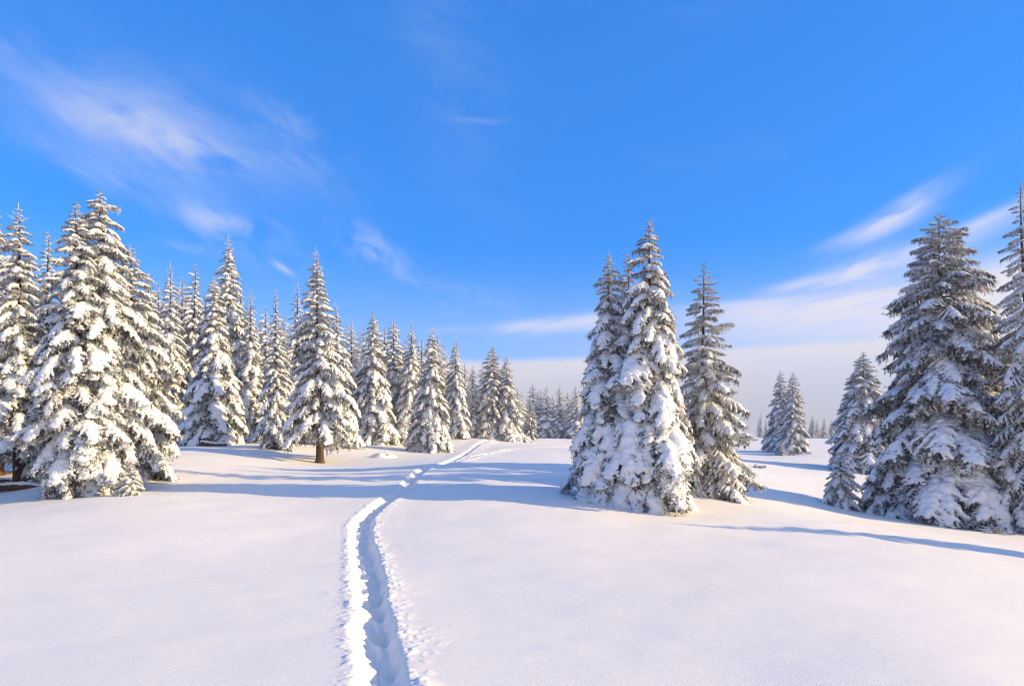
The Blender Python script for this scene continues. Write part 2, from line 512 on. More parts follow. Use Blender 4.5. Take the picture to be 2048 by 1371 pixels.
# crowns fuller towards the top than the average cone
FAT = {'broad snow-laden spruce with two thin leading shoots': 0.12,
       'tallest snow-caked spruce of the left pair': 0.14,
       'sunlit spruce tucked behind the right flank of the big left pair': 0.12,
       'huge shaded spruce on the right': 0.08}
# more open crowns: share of boughs, added pitch
OPEN = {'open-branched frosted spruce right of the tallest': (0.72, 0.20),
        'lone spruce standing forward of the forest on a short bare brown trunk': (0.85, 0.02),
        'towering spruce cut by the right picture edge': (0.9, -0.05)}

# ---------------------------------------------------------------- terrain
ctrl = []
for (lab, px, ty, by, hw, d, *_r) in TREES:
    if by < 870 or px > 2500:
        continue
    ctrl.append(((px-1024)/F*d, d, CH-(by-YH)/F*d))
for (px, py, d) in [(100, 1371, 4.4), (600, 1371, 4.4), (1024, 1371, 4.4), (1500, 1371, 4.4), (2000, 1371, 4.4),
                    (100, 1150, 8.0), (600, 1150, 8.0), (1024, 1150, 8.0), (1500, 1150, 8.0),
                    (2048, 1180, 8.2), (2048, 1108, 12.0), (1700, 1052, 13.5), (1400, 1038, 13.6),
                    (700, 1046, 12.0), (800, 985, 15.6), (300, 970, 17.4), (840, 955, 18.8), (880, 929, 23.0),
                    (960, 905, 33.0), (1000, 885, 52.0), (1140, 893, 40.0), (1100, 985, 15.8), (500, 945, 20.5), (740, 910, 32.0),
                    (1560, 940, 33.0), (1600, 990, 22.0), (1620, 905, 52.0), (1500, 876, 150.0), (1300, 877, 120.0),
                    (1800, 880, 150.0), (2100, 880, 150.0), (-100, 878, 60.0), (-300, 960, 18.0), (2300, 1100, 17.0),
                    (2350, 1000, 30.0), (1024, 872.5, 300.0), (300, 872.5, 300.0), (1700, 873.2, 300.0), (300, 876, 80.0), (700, 876, 90.0)]:
    ctrl.append(((px-1024)/F*d, d, CH-(py-YH)/F*d))
ctrl = np.array(ctrl)


def uv_of(x, y):
    az = np.arctan2(x, y)
    d = np.hypot(x, y)
    return np.clip(az, -1.0, 1.0)*2.4, np.log(np.clip(d, 4.0, 330.0))*1.5


def tps_k(r2):
    return 0.5*r2*np.log(np.maximum(r2, 1e-12))


cu, cv = uv_of(ctrl[:, 0], ctrl[:, 1])
K = tps_k((cu[:, None]-cu[None])**2 + (cv[:, None]-cv[None])**2)
n_c = len(ctrl)
# residual weights: near control points are held tighter than far ones
lam = 0.004*(1+np.hypot(ctrl[:, 0], ctrl[:, 1])/30.0)
K = K + np.diag(lam)
Pm = np.stack([np.ones(n_c), cu, cv], 1)
Am = np.zeros((n_c+3, n_c+3)); Am[:n_c, :n_c] = K; Am[:n_c, n_c:] = Pm; Am[n_c:, :n_c] = Pm.T
sol = np.linalg.solve(Am, np.concatenate([ctrl[:, 2], np.zeros(3)]))


def ground(x, y):
    x = np.atleast_1d(np.asarray(x, float)); y = np.atleast_1d(np.asarray(y, float))
    u, v = uv_of(x, y)
    z = sol[n_c] + sol[n_c+1]*u + sol[n_c+2]*v
    for i in range(n_c):
        z = z + sol[i]*tps_k((u-cu[i])**2 + (v-cv[i])**2)
    az = np.abs(np.arctan2(x, y))
    z = z*(1-sstep(1.0, 2.3, az))
    d = np.hypot(x, y)
    z = z*(1-0.8*sstep(250, 700, d))
    # soft wind drifts
    amp = 0.05*sstep(3, 14, d)
    z = z + amp*fbm(x*0.33, y*0.42, 3, 5) + 0.012*fbm(x*1.3+3, y*1.9, 2, 9)
    return z


def ray_ground(px, py):
    """point of the ground seen at a photo pixel"""
    d = np.geomspace(3.0, 300.0, 1500)
    x = (px-1024)/F*d
    z = CH-(py-YH)/F*d
    g = ground(x, d)
    i = int(np.argmax(z <= g))
    if i == 0:
        i = 1499
    return float(x[i]), float(d[i])


# ---- footpath centre line (photo rows -> ground)
PATH_PX = [(764, 1420), (760, 1371), (745, 1233), (731, 1121), (726, 1046), (757, 1009), (803, 983), (824, 957), (858, 934), (886, 927),
           (914, 916), (943, 899), (962, 886), (978, 880)]
TRACK_PX = [(884, 929), (916, 922), (948, 914), (1003, 903), (1040, 897), (1096, 894), (1150, 893), (1215, 893)]


def spline(pts, step):
    P = np.array(pts, float)
    seg = np.hypot(*np.diff(P, axis=0).T)
    s = np.concatenate([[0], np.cumsum(np.sqrt(seg+1e-9))])
    # natural cubic via dense Catmull-Rom (centripetal), then smoothing
    out = []
    for i in range(len(P)-1):
        p0 = P[max(i-1, 0)]; p1 = P[i]; p2 = P[i+1]; p3 = P[min(i+2, len(P)-1)]
        t = np.linspace(0, 1, 200, endpoint=False)[:, None]
        d1 = max(np.linalg.norm(p1-p0), 1e-6); d2 = np.linalg.norm(p2-p1); d3 = max(np.linalg.norm(p3-p2), 1e-6)
        m1 = (p2-p1)/d2 if i == 0 else ((p1-p0)/d1*d2+(p2-p1)/d2*d1)/(d1+d2)
        m2 = (p2-p1)/d2 if i == len(P)-2 else ((p2-p1)/d2*d3+(p3-p2)/d3*d2)/(d2+d3)
        m1 = m1*d2; m2 = m2*d2
        out.append((2*t**3-3*t**2+1)*p1+(t**3-2*t**2+t)*m1+(-2*t**3+3*t**2)*p2+(t**3-t**2)*m2)
    out.append(P[-1:])
    Q = np.concatenate(out)
    L = np.concatenate([[0], np.cumsum(np.hypot(*np.diff(Q, axis=0).T))])
    # distance-dependent step
    res = [0.0]
    while res[-1] < L[-1]:
        x = np.interp(res[-1], L, Q[:, 0]); y = np.interp(res[-1], L, Q[:, 1])
        res.append(res[-1] + step(math.hypot(x, y)))
    res = np.array(res[:-1])
    return np.stack([np.interp(res, L, Q[:, 0]), np.interp(res, L, Q[:, 1])], 1), res


PATH_W = [(-0.35, 0.5), (-0.31, 2.2)] + [ray_ground(*p) for p in PATH_PX[1:]]
TRACK_W = [ray_ground(*p) for p in TRACK_PX]
path_xy, path_s = spline(PATH_W, lambda d: max(0.014, 0.0026*d))
track_xy, track_s = spline(TRACK_W, lambda d: max(0.02, 0.003*d))


def dist_to(xy, X, Y):
    best = np.full(X.shape, 1e9)
    for (a, b) in xy[::4]:
        best = np.minimum(best, (X-a)**2+(Y-b)**2)
    return np.sqrt(best)


# ---- the ground sheet, polar grid round the camera
def build_ground():
    az_in = np.linspace(-0.80, 0.80, 520)
    az_out = np.linspace(0.80, 2*PI-0.80, 120)[1:-1]
    az = np.concatenate([az_in, az_out])
    dd = np.concatenate([[0.4, 0.8, 1.2, 1.7, 2.2, 2.7, 3.1], np.geomspace(3.5, 120, 300), np.geomspace(125, 900, 40)])
    Az, D = np.meshgrid(az, dd)
    X = np.sin(Az)*D; Y = np.cos(Az)*D
    Z = ground(X.ravel(), Y.ravel()).reshape(X.shape)
    near = (D < 75) & (Az < 0.3) & (Az > -0.6)
    dp = np.full(X.shape, 9.0)
    dp[near] = dist_to(path_xy, X[near], Y[near])
    dp2 = np.full(X.shape, 9.0)
    dp2[near] = dist_to(track_xy, X[near], Y[near])
    Z -= 0.40*(1-sstep(0.26, 0.50, dp))*np.clip(12/D+0.35, 0.3, 1)
    Z -= 0.16*(1-sstep(0.2, 0.5, dp2))*sstep(0.5, 1.2, dp)
    nr, nc = X.shape
    V = np.stack([X.ravel(), Y.ravel(), Z.ravel()], 1)
    V = np.vstack([V, [[0, 0, float(ground(0, 0.4)[0])]]])
    i = np.arange(nr-1)[:, None]*nc; j = np.arange(nc)[None]; j2 = (j+1) % nc
    q = np.stack([i+j, i+nc+j, i+nc+j2, i+j2], -1).reshape(-1, 4)[:, ::-1]
    me = mesh_np('snow_ground', V, q, [M_GROUND])
    bm = bmesh.new(); bm.from_mesh(me)
    bm.verts.ensure_lookup_table()
    c = bm.verts[len(V)-1]
    for k in range(nc):
        f = bm.faces.new((c, bm.verts[(k+1) % nc], bm.verts[k])); f.smooth = True
    bmesh.ops.recalc_face_normals(bm, faces=bm.faces)
    bm.to_mesh(me); bm.free()
    if me.polygons[0].normal.z < 0:
        me.flip_normals()
    o = obj('snow_ground', me)
    tag(o, 'smooth untouched snow field rolling between the spruces', kind='structure')


build_ground()


def build_trench(name, xy, s, label, half, depth, wall, seed, cross, rim, steps, fade0=0.0):
    T = np.gradient(xy, axis=0); T /= np.linalg.norm(T, axis=1)[:, None]
    N = np.stack([T[:, 1], -T[:, 0]], 1)       # to the right of travel
    c = np.linspace(-1, 1, cross); c = np.sign(c)*np.abs(c)**1.35
    d = np.hypot(xy[:, 0], xy[:, 1])
    HW = 0.95+0.012*d
    Sg, C = np.meshgrid(s, c, indexing='ij')
    Dm = np.repeat(d[:, None], cross, 1)
    U = C*HW[:, None]
    X = xy[:, :1]+N[:, :1]*U; Y = xy[:, 1:]+N[:, 1:]*U
    Z = ground(X.ravel(), Y.ravel()).reshape(X.shape)
    # wandering, ragged edges
    wl = half*(1+0.30*fbm(Sg*1.1, Sg*0+3.1, 3, seed))+0.028*fbm(Sg*9, C*0+1.0, 4, seed+3, 0.65)
    wr = half*(1+0.30*fbm(Sg*1.2, Sg*0+7.7, 3, seed+1))+0.028*fbm(Sg*9, C*0+9.0, 4, seed+4, 0.65)
    wid = np.where(U < 0, wl, wr)
    a = np.abs(U)
    aa = a+0.014*fbm(Sg*11, U*11, 4, seed+9, 0.6)
    inner = np.where(U < 0, 1.75*wall, 0.65*wall)
    prof = 1-sstep(wid-inner, wid+wall*0.25, aa)
    dep = depth*(1+0.30*fbm(Sg*1.6, Sg*0+1.3, 2, seed+5))
    Zn = Z - dep*prof
    if steps:
        k = np.round(s/0.36)
        for side in (-1, 1):
            ctr = np.arange(0, s[-1], 0.72)+(0.36 if side > 0 else 0)
            rng = np.random.default_rng(seed+side+5)
            for q in ctr:
                q2 = q+rng.normal(0, .05); off = side*0.085+rng.normal(0, .025)
                lo = np.searchsorted(s, q2-0.4); hi = np.searchsorted(s, q2+0.4)
                if hi <= lo:
                    continue
                r2 = ((Sg[lo:hi]-q2)/0.17)**2+((U[lo:hi]-off)/0.075)**2
                Zn[lo:hi] -= 0.032*np.exp(-r2**2)
                Zn[lo:hi] += 0.018*np.exp(-((np.sqrt(r2)-1.45)/0.3)**2)*prof[lo:hi]
        # lumps of broken snow on the floor and the walls
        lump = np.clip(fbm(Sg*9, U*9, 4, seed+21)*1.5, -0.4, 1)
        Zn += prof*0.015*lump*np.clip(a/half+0.3, 0, 1)
        mid = np.exp(-((U+0.03)/0.07)**2)*sstep(0.05, 0.5, fbm(Sg*1.7, Sg*0+4, 3, seed+31)+0.15)
        Zn += 0.045*mid*prof
    # raised crumbly rims
    edge = np.exp(-((a-wid-0.05)/(0.07+0.05*(U > 0)))**2)
    crumb = np.clip(fbm(Sg*14, U*14, 4, seed+40)+0.05, 0, 1)
    Zn += rim*edge*(0.25+1.6*crumb)*np.where(U > 0, 1.0, 0.7)
    far = np.exp(-((a-wid)/(0.30 if steps else 0.16)))*(a > wid)
    spots = np.clip(fbm(Sg*20, U*20, 3, seed+50)-0.12, 0, 1)
    patch = sstep(-0.05, 0.4, fbm(Sg*1.2, U*2+5, 2, seed+60))
    Zn += rim*1.6*far*spots*patch*np.where(U > 0, 1.0, 0.55)
    # sink the outer hem into the ground sheet
    hem = np.clip((np.abs(C)-0.35)/0.65, 0, 1)
    lift = 0.0012+0.00002*Dm**2
    endf = np.minimum(sstep(0, 0.5, Sg-fade0), sstep(0, 2.5, s[-1]-Sg)) if fade0 >= 0 else 1.0
    Zn = Z+(Zn-Z)*endf
    Zn = Zn+lift*(1-2*hem)
    if not steps:       # the side track must not bridge the footpath
        Zn -= 0.30*(1-sstep(0.26, 0.50, dist_to(path_xy, X, Y)))
    nr, nc = X.shape
    V = np.stack([X.ravel(), Y.ravel(), Zn.ravel()], 1)
    i = np.arange(nr-1)[:, None]*nc; j = np.arange(nc-1)[None]
    q = np.stack([i+j, i+j+1, i+nc+j+1, i+nc+j], -1).reshape(-1, 4)
    me = mesh_np(name, V, q, [M_PATH])
    if np.mean([p.normal.z for p in list(me.polygons)[:200]]) < 0:
        me.flip_normals()
    o = obj(name, me)
    tag(o, label, kind='structure')
    return o


build_trench('footpath', path_xy, path_s, 'trodden footpath trench winding through the snow to the forest', 0.185, 0.14, 0.13, 11, 141, 0.024, True, -1)
build_trench('ski_track', track_xy, track_s, 'shallow side track curving off the footpath towards the centre clump', 0.22, 0.14, 0.2, 77, 41, 0.07, False, 0.0)


# ---------------------------------------------------------------- bough prototypes
ICO = None


def ico_template():
    global ICO
    bm = bmesh.new()
    bmesh.ops.create_icosphere(bm, subdivisions=2, radius=1.0)
    bm.verts.ensure_lookup_table()
    v = np.array([x.co[:] for x in bm.verts]); f = np.array([[q.index for q in p.verts] for p in bm.faces])
    bm.free()
    ICO = (v, f)


ico_template()


def remesh_blobs(name, blobs, voxel, mat, rng, rough=0.006, decimate=None):
    """one closed lumpy skin round a set of ellipsoids (centre, radii)"""
    v0, f0 = ICO
    Vs, Fs = [], []
    off = 0
    for c, r in blobs:
        Vs.append(v0*np.asarray(r)+np.asarray(c)); Fs.append(f0+off); off += len(v0)
    me = mesh_np(name+'_raw', np.concatenate(Vs), np.concatenate(Fs))
    o = bpy.data.objects.new(name+'_raw', me)
    COL.objects.link(o)
    md = o.modifiers.new('r', 'REMESH'); md.mode = 'VOXEL'; md.voxel_size = voxel; md.use_smooth_shade = True
    sm = o.modifiers.new('s', 'SMOOTH'); sm.factor = 0.5; sm.iterations = 2
    if decimate:
        dc = o.modifiers.new('d', 'DECIMATE'); dc.ratio = decimate
    dg = bpy.context.evaluated_depsgraph_get()
    e = o.evaluated_get(dg)
    m2 = bpy.data.meshes.new_from_object(e)
    bpy.data.objects.remove(o); bpy.data.meshes.remove(me)
    # keep only the one main body of snow
    bm = bmesh.new(); bm.from_mesh(m2)
    left = set(bm.verts); isles = []
    while left:
        st = [left.pop()]; isle = list(st)
        while st:
            for e_ in st.pop().link_edges:
                for q in e_.verts:
                    if q in left:
                        left.discard(q); st.append(q); isle.append(q)
        isles.append(isle)
    isles.sort(key=len)
    if len(isles) > 1:
        bmesh.ops.delete(bm, geom=[q for i_ in isles[:-1] for q in i_], context='VERTS')
        bm.to_mesh(m2)
    bm.free()
    n = len(m2.vertices)
    co = np.empty(n*3, np.float32); m2.vertices.foreach_get('co', co); co = co.reshape(-1, 3)
    no = np.empty(n*3, np.float32); m2.vertex_normals.foreach_get('vector', no); no = no.reshape(-1, 3)
    h = fbm(co[:, 0]*14+co[:, 2]*9, co[:, 1]*14-co[:, 2]*7, 3, int(rng.integers(1000)))
    co = co+no*(h*rough*4)[:, None]+rng.normal(0, rough*0.35, co.shape)
    m2.vertices.foreach_set('co', co.astype(np.float32).ravel())
    m2.polygons.foreach_set('use_smooth', np.ones(len(m2.polygons), bool))
    m2.update()
    m2.name = name
    m2.materials.clear(); m2.materials.append(mat)
    return m2


def spikes_along(P, rng, step, ln, w, per, fwd=0.9, out=0.8):
    """needle spikes round a polyline P (k,3)"""
    seg = np.diff(P, axis=0); sl = np.linalg.norm(seg, axis=1)
    L = np.concatenate([[0], np.cumsum(sl)])
    n = max(int(L[-1]/step), 1)
    q = np.repeat(np.linspace(0, L[-1], n), per)+rng.uniform(0, step, n*per)
    q = np.clip(q, 0, L[-1])
    pos = np.stack([np.interp(q, L, P[:, k]) for k in range(3)], 1)
    idx = np.clip(np.searchsorted(L, q)-1, 0, len(seg)-1)
    tan = seg[idx]/np.maximum(sl[idx], 1e-9)[:, None]
    rnd = rng.normal(size=tan.shape)
    rnd -= tan*(rnd*tan).sum(1)[:, None]
    rnd /= np.linalg.norm(rnd, axis=1)[:, None]
    d = tan*fwd+rnd*out
    d /= np.linalg.norm(d, axis=1)[:, None]
    side = np.cross(d, rng.normal(size=d.shape)); side /= np.linalg.norm(side, axis=1)[:, None]
    l = ln*rng.uniform(0.6, 1.3, len(q))
    ww = w*rng.uniform(0.7, 1.3, len(q))
    return np.stack([pos-side*ww[:, None], pos+side*ww[:, None], pos+d*l[:, None]], 1)


def make_bough(seed, style, lod):
    """one bough of unit length along +X: needles mesh, snow mesh"""
    rng = np.random.default_rng(seed)
    plump = style == 'P'
    droop = rng.uniform(0.24, 0.46) if plump else rng.uniform(0.10, 0.22)
    rise = rng.uniform(0.10, 0.20) if plump else rng.uniform(0.04, 0.12)
    side_bend = rng.uniform(-0.14, 0.14)

    def axis(t):
        t = np.asarray(t, float)
        return np.stack([t*(1-0.06*t*t), side_bend*t*t, rise*t-(droop+rise)*np.power(t, 2.3)], -1)
    blobs = []
    k = 1.0 if lod == 0 else 2.6
    st = 0.0125*k; w = 0.0062*(1 if lod == 0 else 2.1); ln = 0.040*(1 if lod == 0 else 1.25)
    per = 3 if lod == 0 else 2
    tris = [spikes_along(axis(np.linspace(0.12, 1.0, 14)), rng, st, ln, w, per+1)]
    nt = 10 if plump else 13
    fan = rng.uniform(0.27, 0.36) if plump else rng.uniform(0.24, 0.34)
    bare = rng.uniform(0.0, 0.24)           # how much of the snow has slid off this bough
    for i in range(nt):
        for sd in (-1, 1):
            t0 = 0.18+0.80*(i+rng.uniform(-.3, .3))/nt
            p0 = axis(t0)
            l = fan*(1.0-0.70*max(0, (t0-0.35)/0.65))*min(1, (t0+0.15)/0.5)*rng.uniform(0.72, 1.22)
            ang = math.radians(rng.uniform(38, 64))*sd
            q = np.linspace(0, 1, 6)
            dz = (0.11 if plump else 0.10)+rng.uniform(0, 0.12)
            P = np.stack([p0[0]+q*l*math.cos(ang), p0[1]+q*l*math.sin(ang), p0[2]-dz*(q*l/0.3)**1.7-0.25*q*l*t0], 1)
            tris.append(spikes_along(P, rng, st, ln, w, per))
            # hanging twiglets
            nh = 6 if plump else 5
            for h in range(nh):
                qq = rng.uniform(0.10, 1.0)
                b = np.array([np.interp(qq, q, P[:, c]) for c in range(3)])
                hl = rng.uniform(0.04, 0.12)*(1.25 if plump else 0.9)
                off = np.array([rng.uniform(-.02, .09), rng.uniform(-.01, .06)*sd, -1.0])
                if rng.random() < 0.35:     # some stick out sideways instead
                    off = np.array([rng.uniform(.2, 1), rng.uniform(-.2, .8)*sd, rng.uniform(-.3, .25)])*0.5
                H = b+np.linspace(0, 1, 3)[:, None]*off*hl*np.array([2, 2, 1])
                tris.append(spikes_along(H, rng, st*1.2, ln*0.85, w, max(per-1, 1)))
            # snow along the twig: thick at the root, a finger at the tip
            if rng.random() > (bare if plump else 0.10):
                r0 = rng.uniform(0.034, 0.058) if plump else rng.uniform(0.019, 0.031)
                m = max(3, int(l/(r0*0.55)))
                end = rng.uniform(0.62, 1.0)
                for e in np.linspace(0.0, end, m):
                    c = np.array([np.interp(e, q, P[:, z]) for z in range(3)])
                    r = r0*(1.0-0.62*e)*rng.uniform(0.85, 1.15)
                    blobs.append((c+[rng.normal(0, .006), rng.normal(0, .006), r*0.42], (r*1.1, r*1.0, r*0.9)))
                # small caps on the side shoots
                for h in range(2):
                    e = rng.uniform(0.2, 1.0)
                    c = np.array([np.interp(e, q, P[:, z]) for z in range(3)])
                    r = r0*rng.uniform(0.30, 0.50)
                    blobs.append((c+[rng.normal(0.02, .03), rng.normal(0, .03), rng.normal(-0.012, .012)], (r*1.2, r, r*0.8)))
    for t0 in np.linspace(0.14, 0.97, 16):
        r = (0.088 if plump else 0.040)*(1-0.45*t0)*(0.6+0.4*min(1, t0/0.35))*rng.uniform(0.8, 1.2)
        c = axis(t0)+[0, rng.uniform(-.02, .02), r*0.50]
        blobs.append((c, (r*1.1, r*1.15, r*0.85)))
    T = np.concatenate(tris)
    V = T.reshape(-1, 3); Fc = np.arange(len(V)).reshape(-1, 3)
    # woody axis
    ax = axis(np.linspace(0, 0.9, 7)); rr = np.linspace(0.016, 0.004, 7)
    ang = np.linspace(0, 2*PI, 5, endpoint=False)
    ring = np.concatenate([np.stack([np.zeros(5), np.cos(ang)*r, np.sin(ang)*r], 1)+a for a, r in zip(ax, rr)])
    fr = []
    for i in range(6):
        for j in range(5):
            a = i*5+j; b = i*5+(j+1) % 5
            fr += [[a, b, b+5], [a, b+5, a+5]]
    nV = len(V)
    V = np.concatenate([V, ring]); Fc = np.concatenate([Fc, np.array(fr)+nV])
    nm = mesh_np('bough_'+style, V, Fc, [M_NEEDLE if plump else M_FROST, M_BARK], smooth=False)
    mi = np.zeros(len(Fc), np.int32); mi[-len(fr):] = 1
    nm.polygons.foreach_set('material_index', mi)
    vox = (0.0130 if plump else 0.0098) if lod == 0 else 0.036
    sm = remesh_blobs('snow_load_'+style, blobs, vox, M_SNOW, rng, 0.0040 if lod == 0 else 0.006)
    return nm, sm


NPROTO = 7
BOUGH = {st: [make_bough(100*ord(st)+i, st, 0) for i in range(NPROTO)] for st in 'PF'}
BOUGH_LO = {st: [make_bough(100*ord(st)+i, st, 1) for i in range(4)] for st in 'PF'}


def make_leader(seed):
    rng = np.random.default_rng(seed)
    tris = [spikes_along(np.array([[0, 0, -0.5], [0.01, 0, 0.2], [0, 0.01, 1.0]]), rng, 0.018, 0.035, 0.012, 5, 1.0, 0.5)]
    for z, n, l in ((0.0, 5, 0.42), (0.30, 4, 0.30), (0.58, 3, 0.16)):
        for k in range(n):
            a = k*2*PI/n+rng.uniform(-.5, .5)
            L = l*rng.uniform(.6, 1.2)
            P = np.array([[0, 0, z], [math.cos(a)*L*.6, math.sin(a)*L*.6, z+L*.30], [math.cos(a)*L, math.sin(a)*L, z+L*.55]])
            tris.append(spikes_along(P, rng, 0.018, 0.04, 0.012, 4, 1.0, 0.55))
    V = np.concatenate(tris).reshape(-1, 3)
    return mesh_np('leader_shoot', V, np.arange(len(V)).reshape(-1, 3), [M_FROSTY], smooth=False)


M_FROSTY = mat_needle('rime_shoots', 0.25, 0.50)
M_FAR = mat_needle('rimed_needles', 0.46, 0.60, (0.026, 0.034, 0.018))
LEADER = [make_leader(i) for i in range(3)]


def trunk_mesh(rng, H, r, mat, sides=12):
    zs = np.concatenate([[-0.25, 0, 0.06, 0.15, 0.35], np.linspace(0.7, H*0.97, 12)]) if H > 2.5 else np.concatenate([[-0.1], np.linspace(0, H*0.97, 9)])
    ang = np.linspace(0, 2*PI, sides, endpoint=False)
    V = []
    ph = rng.uniform(0, 6)
    for z in zs:
        s = max(0, z)/H
        rr = r*(1-s)**1.15+0.006
        rr = rr*(1+0.45*math.exp(-max(0, z)/0.13)) if H > 2.5 else rr
        wob = 1+0.10*np.sin(ang*3+ph+z*1.3)+rng.normal(0, .03, sides)
        bx = 0.03*math.sin(z*0.8+ph)*min(1, max(z, 0)); by = 0.03*math.cos(z*0.7+ph)*min(1, max(z, 0))
        V.append(np.stack([np.cos(ang)*rr*wob+bx, np.sin(ang)*rr*wob+by, np.full(sides, z)], 1))
    V = np.concatenate(V)
    q = []
    for i in range(len(zs)-1):
        for j in range(sides):
            q.append([i*sides+j, i*sides+(j+1) % sides, (i+1)*sides+(j+1) % sides, (i+1)*sides+j])
    return mesh_np('trunk', V, np.array(q), [mat])


def tree_plan(rng, H, R, z0f, n, style, foot=(0.86, 0.38), tilt=0.0, fat=0.0):
    """bough placements: list of (index, 4x4 matrix)"""
    out = []
    smax = 1-z0f
    phase = rng.uniform(0, 2*PI)
    pw = (0.74 if style == 'P' else 0.70)+rng.uniform(-0.09, 0.09)-fat
    pit_t = rng.normal(0, 0.07)+tilt
    # lobes: the crown bulges unevenly round the trunk
    lob = [(rng.uniform(0.04, 0.11), rng.integers(1, 4), rng.uniform(0, 6), rng.uniform(-3, 3)) for _ in range(3)]
    for i in range(n):
        u = (i+rng.uniform(0.1, 0.9))/n
        s = (0.012+0.988*u**1.02)*smax
        z = H*(1-s)
        az = phase+i*2.399963+rng.uniform(-0.35, 0.35)
        r = R*s**pw
        if style == 'P':
            r *= 1-foot[1]*max(0, (s-foot[0])/(1-foot[0]))
        else:
            r *= 1-0.15*max(0, (s-0.93)/0.07)
        r *= 1+sum(a*math.sin(k*az+p+q*s) for a, k, p, q in lob)
        r *= rng.uniform(0.78, 1.13)*min(1.0, 0.30+s/0.09*0.70)
        inner = rng.random() < 0.14
        if inner:
            r *= 0.68
        if style == 'P':
            pit = math.radians(22-34*min(1, s/0.45)**0.8 if s < 0.45 else -12-14*(s-0.45)/0.55)
        else:
            pit = math.radians(22-44*min(1, s/0.45)**0.8 if s < 0.45 else -22-16*(s-0.45)/0.55)
        pit += pit_t*min(1, s*3)+rng.normal(0, 0.12)
        L = max(r, 0.10)/max(0.62, math.cos(pit))*1.02
        z += 0.28*L*max(0, -math.sin(pit))*min(1, s*2)      # attached above where the tip hangs
        z = min(z, H*0.985)
        if s > 0.9:      # the lowest boughs must not dive deep below the snow
            pit = max(pit, -math.asin(min(0.95, (z+0.10)/L)) if z < L else -1.4)
        wy = (1.18 if style == 'P' else 1.05)*rng.uniform(0.85, 1.2)
        wz = rng.uniform(0.9, 1.15)
        if L < 0.55:
            wy *= 1.15; wz *= 1.1
        M = (Matrix.Translation((0, 0, z)) @ Matrix.Rotation(az, 4, 'Z') @ Matrix.Rotation(-pit, 4, 'Y')
             @ Matrix.Rotation(rng.normal(0, 0.12), 4, 'X') @ Matrix.Diagonal((L, L*wy*(1 if i % 2 else -1), L*wz, 1)))
        out.append((int(rng.integers(0, 99)), M))
    return out


def crown_joined(seed, style, H=10.0, R=1.55, z0=0.04, n=150):
    rng = np.random.default_rng(seed)
    plan = tree_plan(rng, H, R, z0, n, style)
    cache = []
    for nm, sm in BOUGH_LO[style]:
        pair = []
        for me in (nm, sm):
            me.calc_loop_triangles()
            co = np.empty(len(me.vertices)*3, np.float32); me.vertices.foreach_get('co', co)
            tr = np.empty(len(me.loop_triangles)*3, np.int32); me.loop_triangles.foreach_get('vertices', tr)
            pair.append((co.reshape(-1, 3), tr.reshape(-1, 3)))
        cache.append(pair)
    res = []
    for w in (0, 1):
        Vs, Fs, off = [], [], 0
        for k, M in plan:
            co, tr = cache[k % len(cache)][w]
            A = np.array(M)
            Vs.append(co@A[:3, :3].T+A[:3, 3]); Fs.append(tr+off); off += len(co)
        mats = [[M_FAR if style == 'P' else M_FROST], [M_SNOW]][w]
        res.append(mesh_np(('crown', 'snow_load')[w]+'_'+style, np.concatenate(Vs), np.concatenate(Fs), mats, smooth=(w == 1)))
    return res


CROWNS = {'P': [crown_joined(i+1, 'P') for i in range(4)], 'F': [crown_joined(i+51, 'F', n=140) for i in range(3)]}
TRUNK_FAR = trunk_mesh(np.random.default_rng(3), 10.0, 0.13, M_BARK)


